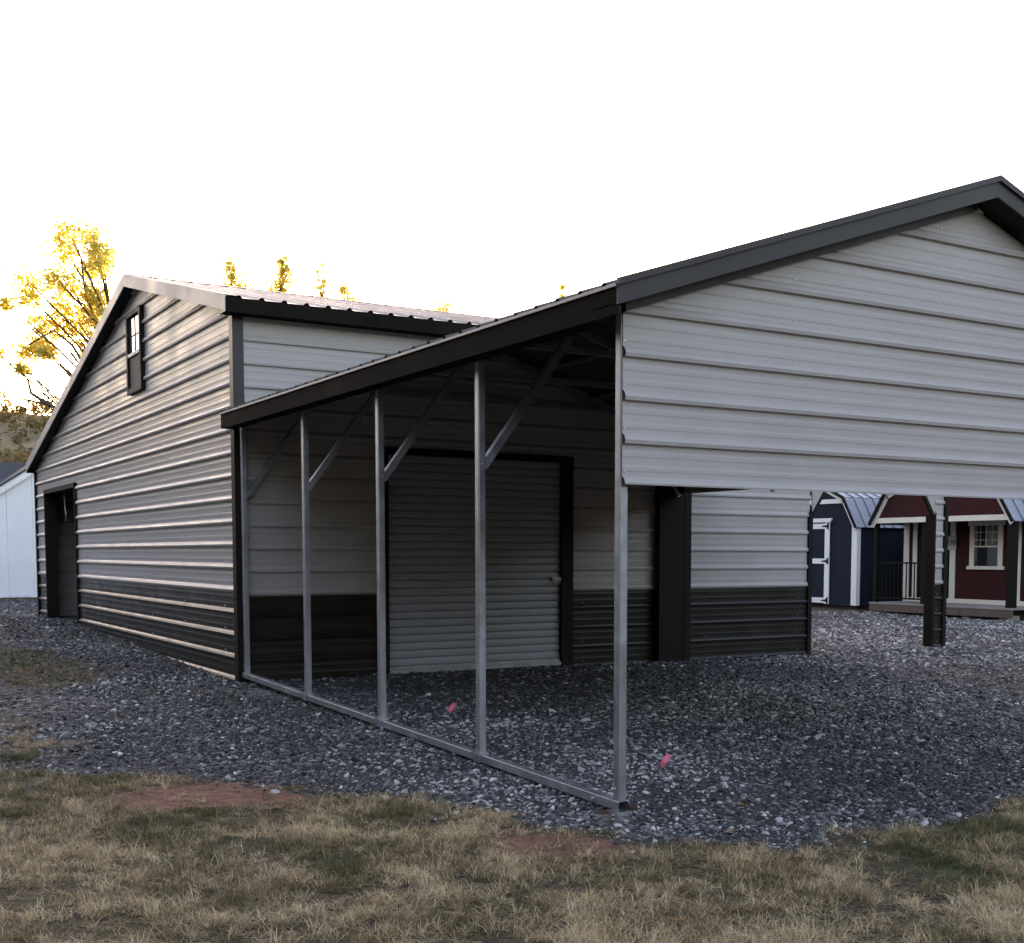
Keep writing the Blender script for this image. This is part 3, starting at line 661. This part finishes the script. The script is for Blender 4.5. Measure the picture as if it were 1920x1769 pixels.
# ================================================================== white building beyond the garage
wyF = 27.7
wb = thing('white_shed', (0.5, wyF, .25), 'white boarded shed with dark shingle roof behind the garage corner', 'shed')
apx, apz = 2.55, 4.30; sl_ = .68
xl, xr = -1.05, 6.15
x = xl
while x < xr - .01:
    xe = min(x + .60, xr); top = lambda q: apz - sl_ * abs(q - apx)
    pts = [(x, .36), (xe - .006, .36), (xe - .006, top(xe))] + ([(apx, apz)] if x < apx < xe else []) + [(x, top(x))]
    mb = MB(); mb.prism(pts, 1, wyF, wyF + .05); mb.build('wall_board', 'white', wb); x = xe
mb = MB(); mb.box(xl, xr, wyF + .012, wyF + .06, .30, apz - 2.2); mb.build('wall_backing', 'white', wb)
mb = MB(); mb.box(xl, xr, wyF - .03, wyF + .04, .285, .355); mb.build('skirt_board', 'white', wb)
for (xa, xb) in ((xl - .2, apx), (xr + .2, apx)):
    za = apz - sl_ * abs(xa - apx)
    mb = MB(); mb.prism([(xa, za + .05), (xb, apz + .05), (xb, apz - .13), (xa, za - .13)], 1, wyF - .12, wyF - .06); mb.build('rake_board', 'white', wb)
    mb = MB(); mb.prism([(xa, za + .11), (xb, apz + .11), (xb, apz + .051), (xa, za + .051)], 1, wyF - .15, wyF + 3.0); mb.build('gable_roof', 'shingle', wb)
for i in range(9):      # main roof behind, ridge along X, laid in courses
    y0_ = wyF + .55 + i * .20; z0_ = 2.55 + i * .1375
    mb = MB(); mb.prism([(y0_, z0_), (y0_ + .23, z0_ + .155), (y0_ + .23, z0_ + .13), (y0_, z0_ - .025)], 0, -7.5, 1.9); mb.build('shingle_course', 'shingle', wb)
mb = MB(); mb.box(-7.3, 1.9, wyF + .8, wyF + 3.4, .3, 2.6); mb.build('wall', 'white', wb)
mb = MB(); mb.prism([(wyF + 2.36, 3.79), (wyF + 4.0, 2.6), (wyF + .6, 2.6)], 0, -7.4, 1.8); mb.build('roof_core', 'shingle', wb)
for x in np.arange(xl + .2, xr, .9): mb = MB(); mb.box(x, x + .4, wyF + .02, wyF + .3, .2, .30); mb.build('support_block', 'blockgrey', wb)

# ================================================================== trees
def leaves(mb, c, rad, n, size, r):
    for _ in range(n):
        while True:
            p = Vector((r.uniform(-1, 1), r.uniform(-1, 1), r.uniform(-1, 1)))
            if p.length < 1: break
        p = Vector((c[0] + p.x * rad[0], c[1] + p.y * rad[1], c[2] + p.z * rad[2]))
        a = Vector((r.gauss(0, 1), r.gauss(0, 1), r.gauss(0, .7))).normalized(); b = a.cross(Vector((r.gauss(0, 1), r.gauss(0, 1), r.gauss(0, 1)))).normalized()
        s = size * r.uniform(.6, 1.3); a *= s * .5; b *= s * .32; n_ = a.cross(b).normalized() * s * .12
        k = len(mb.v); mb.v += [tuple(p - a), tuple(p + b + n_), tuple(p + a), tuple(p - b + n_)]; mb.f += [(k, k + 1, k + 2), (k, k + 2, k + 3)]
def tree(name, x, y, h, label, group, clumps, limbs, leaf, lsize, dens, seed, tr=.22, lat=None):
    """clumps: (lateral, depth, height, radius); lateral axis lat; limbs: polylines in the same frame"""
    r = random.Random(seed); z0 = float(gz(x, y)); t = thing(name, (x, y, z0), label, 'tree', group)
    lat = Vector(lat or (0.98, -0.19, 0)); dep = Vector((-lat.y, lat.x, 0)); W_ = lambda p: Vector((x, y, 0)) + lat * p[0] + dep * p[1] + Vector((0, 0, p[2]))
    mb = MB(); mb.tube([W_(p) for p in [(0, 0, z0 - .1), (.05, 0, h * .3), (-.05, .1, h * .62), (0, 0, h * .9)]], [tr, tr * .75, tr * .42, tr * .1], 8)
    for l in limbs:
        n = len(l); mb.tube([W_(p) for p in l], [tr * .26 * (1 - i / n) + .010 for i in range(n)], 5)
    for c in clumps:            # twigs from the trunk towards every clump
        hb = min(max(c[2] - abs(c[0]) * .8 - .6, h * .25), h * .85); q = [(0, 0, hb), (c[0] * .5, c[1] * .5, (hb + c[2]) / 2 + .1), (c[0], c[1], c[2] + c[3] * .4)]
        mb.tube([W_(p) for p in q], [.05, .03, .01], 4)
        for _ in range(3): mb.tube([W_(q[1]), W_((c[0] + r.uniform(-1, 1) * c[3], c[1] + r.uniform(-1, 1) * c[3], c[2] + r.uniform(-.8, 1) * c[3]))], [.016, .006], 4)
    mb.build('trunk', 'bark', t, smooth=True)
    mb = MB()
    for c in clumps:
        for _ in range(max(3, int(dens * c[3] * 6.5))):      # short sprays of leaves, thinning out from the middle
            o_ = Vector((r.gauss(0, .62), r.gauss(0, .62), r.gauss(0, .55))) * c[3]
            leaves(mb, W_((c[0] + o_.x, c[1] + o_.y, c[2] + o_.z)), (.13, .13, .09), r.randint(3, 7), lsize * .62, r)
    mb.build('crown', leaf, t)
    return t
# big gold tree left of the gable: ~38 m off
D = 39.0; dirv = Vector((.2125, .977, 0)); bx_, by_ = CP.x + dirv.x * D, CP.y + dirv.y * D
px2m = D / 2286.7 / .97
P2 = lambda xp, yp, rp, dj=0: ((xp - 222) * px2m, dj, 1.4 + (1039 - yp) * px2m, rp * px2m)
rr_ = random.Random(3)
CL_ = [(165, 515, 20), (185, 505, 18), (150, 540, 20), (195, 540, 22), (175, 560, 20), (222, 548, 18), (232, 575, 20), (120, 580, 22), (95, 598, 20), (140, 590, 22), (160, 600, 22), (80, 612, 15), (110, 615, 22), (185, 610, 20), (165, 640, 18), (65, 632, 10), (130, 655, 22), (150, 660, 20), (100, 660, 20), (75, 680, 18), (60, 695, 16), (50, 712, 14), (48, 725, 9), (100, 698, 14), (115, 705, 10), (98, 740, 7), (150, 690, 16), (210, 640, 25), (230, 690, 30), (260, 640, 28), (260, 720, 30), (190, 720, 22), (300, 690, 30), (240, 600, 24)]
limb = [[(0, 0, 4.2), P2(190, 760, 0)[:3], P2(150, 690, 0)[:3], P2(120, 665, 0)[:3], P2(75, 690, 0)[:3]], [(0, 0, 5.2), P2(205, 680, 0)[:3], P2(175, 610, 0)[:3], P2(168, 545, 0)[:3]], [(0, 0, 3.6), P2(170, 815, 0)[:3], P2(110, 790, 0)[:3], P2(45, 775, 0)[:3]], [P2(110, 790, 0)[:3], P2(78, 770, 0)[:3], P2(72, 745, 0)[:3]]]
tree('gold_tree', bx_, by_, 9.2, 'spreading gold leaved tree beyond the far slope of the garage gable', None, [P2(a, b, c, rr_.uniform(-1.6, 1.6)) for a, b, c in CL_], limb, 'leaf_gold', .17, 52, 11, .24, lat=(.848, -.529, 0))
def slim(xp, ytop, spread, n, lab, grp, seed, D, leaf='leaf_green', dens=42):
    k = D / 2286.7; u = (xp - 1046.27) / 2286.7; d = Vector((FW.x, FW.y, 0)) + Vector((RT.x, RT.y, 0)) * u
    bx, by = CP.x + d.x * D, CP.y + d.y * D; top = 1.4 + (1039 - ytop) * k; r = random.Random(seed); cl = []
    for i in range(n):
        f_ = i / n; z = top - .25 - f_ * top * .55; s = spread * (.42 + 1.0 * f_ ** .7); cl.append((r.uniform(-.6, .6) * s, r.uniform(-.6, .6) * s, z, s * r.uniform(.45, .75)))
    tree('slender_tree', bx, by, top, lab, grp, cl, [], leaf, .2, dens, seed, .2, lat=(.848, -.529, 0))
slim(450, 505, 1.1, 16, 'bushy tree top above the garage ridge near its rake trim', 'tree tops behind the garage roof', 21, 52, dens=34)
slim(533, 495, .85, 18, 'dense narrow tree top above the middle of the garage roof', 'tree tops behind the garage roof', 22, 50, dens=46)
slim(612, 498, .75, 18, 'thin see-through tree top next to the dense narrow one above the garage roof', 'tree tops behind the garage roof', 23, 54, dens=15)
slim(645, 545, .9, 14, 'low tree top just clearing the garage roof', 'tree tops behind the garage roof', 24, 50, dens=34)
slim(840, 576, 1.2, 14, 'low tree top where garage and carport roofs meet', 'tree tops behind the garage roof', 25, 55, dens=28)
slim(1050, 542, .5, 14, 'tree tip peeking over the carport eave', 'tree tops behind the garage roof', 26, 58, dens=26)

# ================================================================== wooded hillside far left, extended unseen to the right to block low sun
hx = np.linspace(-150, 190, 96); hy = np.linspace(75, 230, 50); HX, HY = np.meshgrid(hx, hy)
HZ = .1 + 17.5 * sstep(78, 150, HY + (fbm(HX * .05, HY * .05, 3) - .5) * 40) * sstep(185, 130, HX) + (fbm(HX * .2, HY * .2, 3) - .5) * 2
HZ[0, :] = -.5
ii = np.arange(HX.size).reshape(HX.shape); hf = np.stack([ii[:-1, :-1], ii[:-1, 1:], ii[1:, 1:], ii[1:, :-1]], -1).reshape(-1, 4)
hm = bpy.data.meshes.new('hill'); hm.from_pydata(np.stack([HX, HY, HZ], -1).reshape(-1, 3).tolist(), [], hf.tolist()); hm.update(); hm.polygons.foreach_set('use_smooth', [True] * len(hm.polygons))
hm.materials.append(mat('hill_soil', (.20, .15, .09), .95, vary=.3, vscale=.3)); ho = bpy.data.objects.new('hill', hm); COL.objects.link(ho); tag(ho, 'tan hillside rising behind the white shed', kind='structure')
mb = MB(); r = random.Random(5)
for _ in range(1100):
    x = r.uniform(-25, 60); y = r.uniform(84, 150); j = int((x + 150) / 340 * 95); i = int((y - 75) / 155 * 49); z = HZ[i, j]
    hh = r.uniform(1.2, 3.0)
    for _k in range(3): leaves(mb, (x + r.gauss(0, .8), y + r.gauss(0, .8), z + hh * r.uniform(.4, .9)), (hh * .35, hh * .35, hh * .3), 26, .42, r)
wo = mb.build('hillside_woods', 'leaf_brown'); tag(wo, 'brown autumn scrub covering the far hillside', 'woods', kind='stuff')

# ================================================================== evergreen belts added out of view to shade the walls and carport
MT['needle'] = leafmat('shade_belt_foliage', (0.012, 0.020, 0.009), (0.035, 0.050, 0.020), 0.25)
def belt(path, width, n, h, seed):
    mb = MB(); r = random.Random(seed); pts = [Vector((*p, 0)) for p in path]; seg = [(q - p).length for p, q in zip(pts[:-1], pts[1:])]; tot = sum(seg)
    for _ in range(n):
        t = r.uniform(0, tot); i = 0
        while t > seg[i]: t -= seg[i]; i += 1
        p = pts[i].lerp(pts[i + 1], t / seg[i]); hh = r.random(); k = 1.6 * (1.15 - hh) + .3
        top = h * (.72 + .5 * float(vnoise(p.x * .25, p.y * .25)))
        leaves(mb, (p.x + r.uniform(-1, 1) * width, p.y + r.uniform(-1, 1) * width, .2 + top * hh), (k, k, 1.2), 26, .75, r)
    return mb
tag(belt([(-20, -30), (-20, 10), (-26, 40)], 2.0, 1500, 15.0, 8).build('added_shade_belt', 'needle'), 'tall belt of dark evergreens added out of view to darken the gable wall', 'woods', kind='stuff')
tag(belt([(-30, 47), (-12, 52), (.5, 52)], 2.0, 520, 9.0, 12).build('added_shade_belt', 'needle'), 'lower belt of dark evergreens added out of view as a dark reflection for the gable wall', 'woods', kind='stuff')
tag(belt([(-26, -34), (10, -42), (36, -40)], 2.5, 1100, 9.0, 15).build('added_shade_belt', 'needle'), 'belt of dark evergreens added behind the camera to dim the carport interior', 'woods', kind='stuff')
tag(belt([(33, -45), (34, 0), (34, 26)], 2.5, 800, 9.5, 9).build('added_shade_belt', 'needle'), 'unseen belt of dark evergreens added behind the sheds to cut light into the carport', 'woods', kind='stuff')

# ================================================================== scatter: gravel and grass (uncountable)
def scatter(name, pts, rot, scl, tint, idx_, protos, label, cat):
    me = bpy.data.meshes.new(name); n = len(pts); me.vertices.add(n); me.vertices.foreach_set('co', np.asarray(pts, np.float32).reshape(-1))
    for an, tp, dat, key in (('rot', 'FLOAT_VECTOR', rot, 'vector'), ('scl', 'FLOAT_VECTOR', scl, 'vector'), ('tint', 'FLOAT', tint, 'value'), ('pick', 'INT', idx_, 'value')):
        a = me.attributes.new(an, tp, 'POINT'); a.data.foreach_set(key, np.asarray(dat, np.int32 if tp == 'INT' else np.float32).reshape(-1))
    ob = bpy.data.objects.new(name, me); COL.objects.link(ob); tag(ob, label, cat, kind='stuff')
    pc = bpy.data.collections.new(name + '_pieces')
    for p in protos: pc.objects.link(p)
    ng = bpy.data.node_groups.new(name, 'GeometryNodeTree'); ng.interface.new_socket('Geometry', in_out='INPUT', socket_type='NodeSocketGeometry'); ng.interface.new_socket('Geometry', in_out='OUTPUT', socket_type='NodeSocketGeometry')
    N = ng.nodes; L = ng.links; gi = N.new('NodeGroupInput'); go_ = N.new('NodeGroupOutput'); ip = N.new('GeometryNodeInstanceOnPoints'); ci = N.new('GeometryNodeCollectionInfo')
    ci.inputs[0].default_value = pc; ci.inputs['Separate Children'].default_value = True; ci.inputs['Reset Children'].default_value = True
    def na(nm, t):
        q = N.new('GeometryNodeInputNamedAttribute'); q.data_type = t; q.inputs[0].default_value = nm; return q.outputs[0]
    mp = N.new('GeometryNodeMeshToPoints'); L.new(gi.outputs[0], mp.inputs[0]); L.new(mp.outputs[0], ip.inputs['Points']); L.new(ci.outputs[0], ip.inputs['Instance']); ip.inputs['Pick Instance'].default_value = True
    L.new(na('pick', 'INT'), ip.inputs['Instance Index']); L.new(na('scl', 'FLOAT_VECTOR'), ip.inputs['Scale'])
    er = N.new('FunctionNodeEulerToRotation'); L.new(na('rot', 'FLOAT_VECTOR'), er.inputs[0]); L.new(er.outputs[0], ip.inputs['Rotation'])
    L.new(ip.outputs[0], go_.inputs[0])
    md = ob.modifiers.new('scatter', 'NODES'); md.node_group = ng
    return ob
def tint_mat(name, stops, rough, spec=.3, trans=0):
    M = bpy.data.materials.new(name); M.use_nodes = True; N = M.node_tree.nodes; L = M.node_tree.links; b = N['Principled BSDF']; b.inputs['Roughness'].default_value = rough; b.inputs['Specular IOR Level'].default_value = spec
    a = N.new('ShaderNodeAttribute'); a.attribute_type = 'INSTANCER'; a.attribute_name = 'tint'; r = N.new('ShaderNodeValToRGB'); e = r.color_ramp.elements
    while len(e) < len(stops): e.new(.5)
    for k, (p, c) in zip(e, stops): k.position = p; k.color = (*c, 1)
    rc = r.outputs[0]
    if trans:
        g = N.new('ShaderNodeNewGeometry'); ad = N.new('ShaderNodeMath'); ad.operation = 'MULTIPLY_ADD'; L.new(g.outputs['Random Per Island'], ad.inputs[0]); ad.inputs[1].default_value = .5; ad.inputs[2].default_value = -.25
        a2 = N.new('ShaderNodeMath'); a2.operation = 'ADD'; a2.use_clamp = True; L.new(a.outputs['Fac'], a2.inputs[0]); L.new(ad.outputs[0], a2.inputs[1]); L.new(a2.outputs[0], r.inputs[0])
    else: L.new(a.outputs['Fac'], r.inputs[0])
    L.new(r.outputs[0], b.inputs['Base Color'])
    if trans:
        t = N.new('ShaderNodeBsdfTranslucent'); L.new(r.outputs[0], t.inputs[0]); mx = N.new('ShaderNodeMixShader'); mx.inputs[0].default_value = trans
        L.new(b.outputs[0], mx.inputs[1]); L.new(t.outputs[0], mx.inputs[2]); L.new(mx.outputs[0], N['Material Output'].inputs[0])
    return M
# stones
import bmesh
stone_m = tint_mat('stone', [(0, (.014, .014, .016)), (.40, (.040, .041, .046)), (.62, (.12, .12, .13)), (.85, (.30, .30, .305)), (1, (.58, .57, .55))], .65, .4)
prot = []
for k in range(8):
    bm = bmesh.new(); bmesh.ops.create_icosphere(bm, subdivisions=1, radius=1.0); r = random.Random(50 + k)
    sx, sy, sz_ = r.uniform(.8, 1.25), r.uniform(.6, .95), r.uniform(.4, .7)
    for v in bm.verts: f_ = r.uniform(.55, 1.2); v.co = Vector((v.co.x * sx * f_, v.co.y * sy * f_, v.co.z * sz_ * f_))
    me = bpy.data.meshes.new('stone'); bm.to_mesh(me); bm.free(); me.materials.append(stone_m); prot.append(bpy.data.objects.new('stone_piece', me))
def sample(n, x0, x1, y0, y1, fn):
    x = rng.uniform(x0, x1, n); y = rng.uniform(y0, y1, n); p = fn(x, y); k = rng.random(n) < p; return x[k], y[k]
def indoors(x, y): return (x > .03) & (x < GL) & (y > V0) & (y < V1)
def sprob(x, y):
    d = fbm(x * .9 + 30, y * .9 + 8, 4); p = gravel(x, y) * np.clip(.5 + (d - .36) * 4.2, .4, 1)
    return np.where(indoors(x, y), 0, p)
A = [sample(130000, -3.5, 6.5, -1.6, 4.5, sprob), sample(60000, -4.5, 10, 4.5, 12, sprob), sample(60000, 6.5, 16.5, -1, 14, sprob), sample(22000, -6, 1, 12, 27, sprob), sample(5000, -3.2, 3, -1.6, 3.5, lambda x, y: .35 * (gravel(x, y) < .5) * np.clip(1 + seg_d(x, y) / .5, 0, 1))]
sx_ = np.concatenate([a[0] for a in A]); sy_ = np.concatenate([a[1] for a in A]); n = len(sx_)
dist = np.hypot(sx_ - CP.x, sy_ - CP.y)
s_ = rng.lognormal(math.log(.0112), .38, n) * np.interp(dist, [5, 10, 20], [1, 1.15, 1.7])
pts = np.stack([sx_, sy_, gz(sx_, sy_) + s_ * .18], -1)
rot = np.stack([rng.uniform(-.5, .5, n), rng.uniform(-.5, .5, n), rng.uniform(0, 6.28, n)], -1)
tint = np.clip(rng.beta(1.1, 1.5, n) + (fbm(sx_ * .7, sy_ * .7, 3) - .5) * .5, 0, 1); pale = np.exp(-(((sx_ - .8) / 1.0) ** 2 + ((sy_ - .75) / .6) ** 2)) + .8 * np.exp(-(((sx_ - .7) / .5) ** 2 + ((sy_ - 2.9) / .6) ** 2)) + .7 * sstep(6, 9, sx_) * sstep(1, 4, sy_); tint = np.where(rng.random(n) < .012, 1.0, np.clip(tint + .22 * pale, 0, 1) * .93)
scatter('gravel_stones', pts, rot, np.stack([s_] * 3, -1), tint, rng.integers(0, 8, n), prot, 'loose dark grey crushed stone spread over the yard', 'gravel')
# grass tufts
grass_m = tint_mat('grass_blade', [(0, (.045, .058, .020)), (.25, (.095, .105, .040)), (.44, (.165, .105, .056)), (.72, (.42, .29, .17)), (1, (.74, .56, .36))], .75, .2, .2)
prot = []
for k in range(10):
    r = random.Random(90 + k); mb = MB()
    for _ in range(18):
        a = r.uniform(0, 6.283); l = r.uniform(.03, .11); lean = r.uniform(.5, 1.9); wv_ = r.uniform(.0011, .0022)
        bx1, by1_ = r.gauss(0, .018), r.gauss(0, .018); z = 0; q = 0; tw = r.uniform(-3, 3); n0 = len(mb.v)
        for i in range(4):
            f_ = i / 3; an = lean * (.35 + .9 * f_); w2 = wv_ * (1 - f_ * .8); ca, sa = math.cos(a + tw * q * 4), math.sin(a + tw * q * 4)
            p = Vector((bx1 + ca * q, by1_ + sa * q, max(z, .002))); s2 = Vector((-sa, ca, 0)) * w2
            mb.v += [tuple(p - s2), tuple(p + s2)]
            if i: k_ = n0 + 2 * i; mb.f.append((k_ - 2, k_ - 1, k_ + 1, k_))
            z += l / 3 * math.cos(an); q += l / 3 * math.sin(an)
    me = mb.mesh('tuft', grass_m); prot.append(bpy.data.objects.new('tuft_piece', me))
def gprob(x, y):
    d = dirt(x, y); p = (1 - gravel(x, y)) * (1 - .93 * d) * np.clip(.35 + (fbm(x * 3.1 + 11, y * 3.1, 4) - .36) * 4.0, .14, 1)
    return np.where(indoors(x, y), 0, p)
A = [sample(120000, -5.2, 4.2, -3.6, 4.2, gprob), sample(9000, -5, -.2, 4.2, 14, lambda x, y: gprob(x, y) * .9), sample(6000, -3.2, .3, .5, 9, lambda x, y: .10 * gravel(x, y)), sample(1500, 13.5, 18.5, 8, 16, lambda x, y: .5 * np.exp(-((x - 16.15) / .35) ** 2)), sample(1500, -5, 2.5, 26.5, 28.2, lambda x, y: .7 + 0 * x), sample(900, -.18, .03, 6.7, 15, lambda x, y: .3 + 0 * x)]
sx_ = np.concatenate([a[0] for a in A]); sy_ = np.concatenate([a[1] for a in A]); n = len(sx_)
dist = np.hypot(sx_ - CP.x, sy_ - CP.y)
flat = (rng.random(n) < .5) & (sy_ < 4.3); s_ = rng.uniform(.5, 1.1, n) * np.interp(dist, [6, 12, 30], [1, .9, 1.6]) * np.where(gravel(sx_, sy_) > .5, .6, 1)
pts = np.stack([sx_, sy_, gz(sx_, sy_) - .002], -1)
rot = np.stack([rng.uniform(-.15, .15, n), rng.uniform(-.15, .15, n), rng.uniform(0, 6.28, n)], -1)
gr = greenness(sx_, sy_); far = np.clip((sy_ - 3) / 4, 0, 1)
tint = np.clip(.74 - .48 * gr - .35 * far - .12 * flat + .95 * (fbm(sx_ * 4 + 3, sy_ * 4, 4) - .5) + rng.normal(0, .18, n), 0, 1)
scatter('lawn_grass', pts, rot, np.stack([s_, s_, s_ * np.where(flat, rng.uniform(.12, .35, n), rng.uniform(.4, .9, n))], -1), tint, rng.integers(0, 10, n), prot, 'short dry straw coloured lawn with green tufts in front of the gravel', 'grass')

# fallen leaves lying about, too small and many to count
MT['leaf_fallen'] = leafmat('fallen_leaves', (0.10, 0.045, 0.02), (0.36, 0.17, 0.06), 0.15)
mb = MB(); r = random.Random(31)
for _ in range(150):
    x = r.uniform(-4.2, 3.2); y = r.uniform(-2.6, 4.5)
    if float(gravel(np.array([x]), np.array([y]))[0]) > .5 and r.random() > .25: continue
    z = float(gz(x, y)) + r.uniform(.006, .03); a = r.uniform(0, 6.28); l = r.uniform(.018, .045); w_ = l * r.uniform(.35, .6); ca, sa = math.cos(a), math.sin(a); cu_ = l * r.uniform(.1, .4); k = len(mb.v)
    for (u, v, h_) in ((-l, 0, cu_), (-l * .3, -w_, cu_ * .6), (l * .5, -w_ * .7, cu_ * .5), (l, 0, cu_), (l * .5, w_ * .7, cu_ * .5), (-l * .3, w_, cu_ * .6), (0, 0, 0)): mb.v.append((x + ca * u - sa * v, y + sa * u + ca * v, z + h_))
    mb.f += [(k + 6, k + i, k + (i + 1) % 6) for i in range(6)]
tag(mb.build('fallen_leaves', 'leaf_fallen'), 'scattered brown and orange leaves lying on the lawn', 'leaves', kind='stuff')
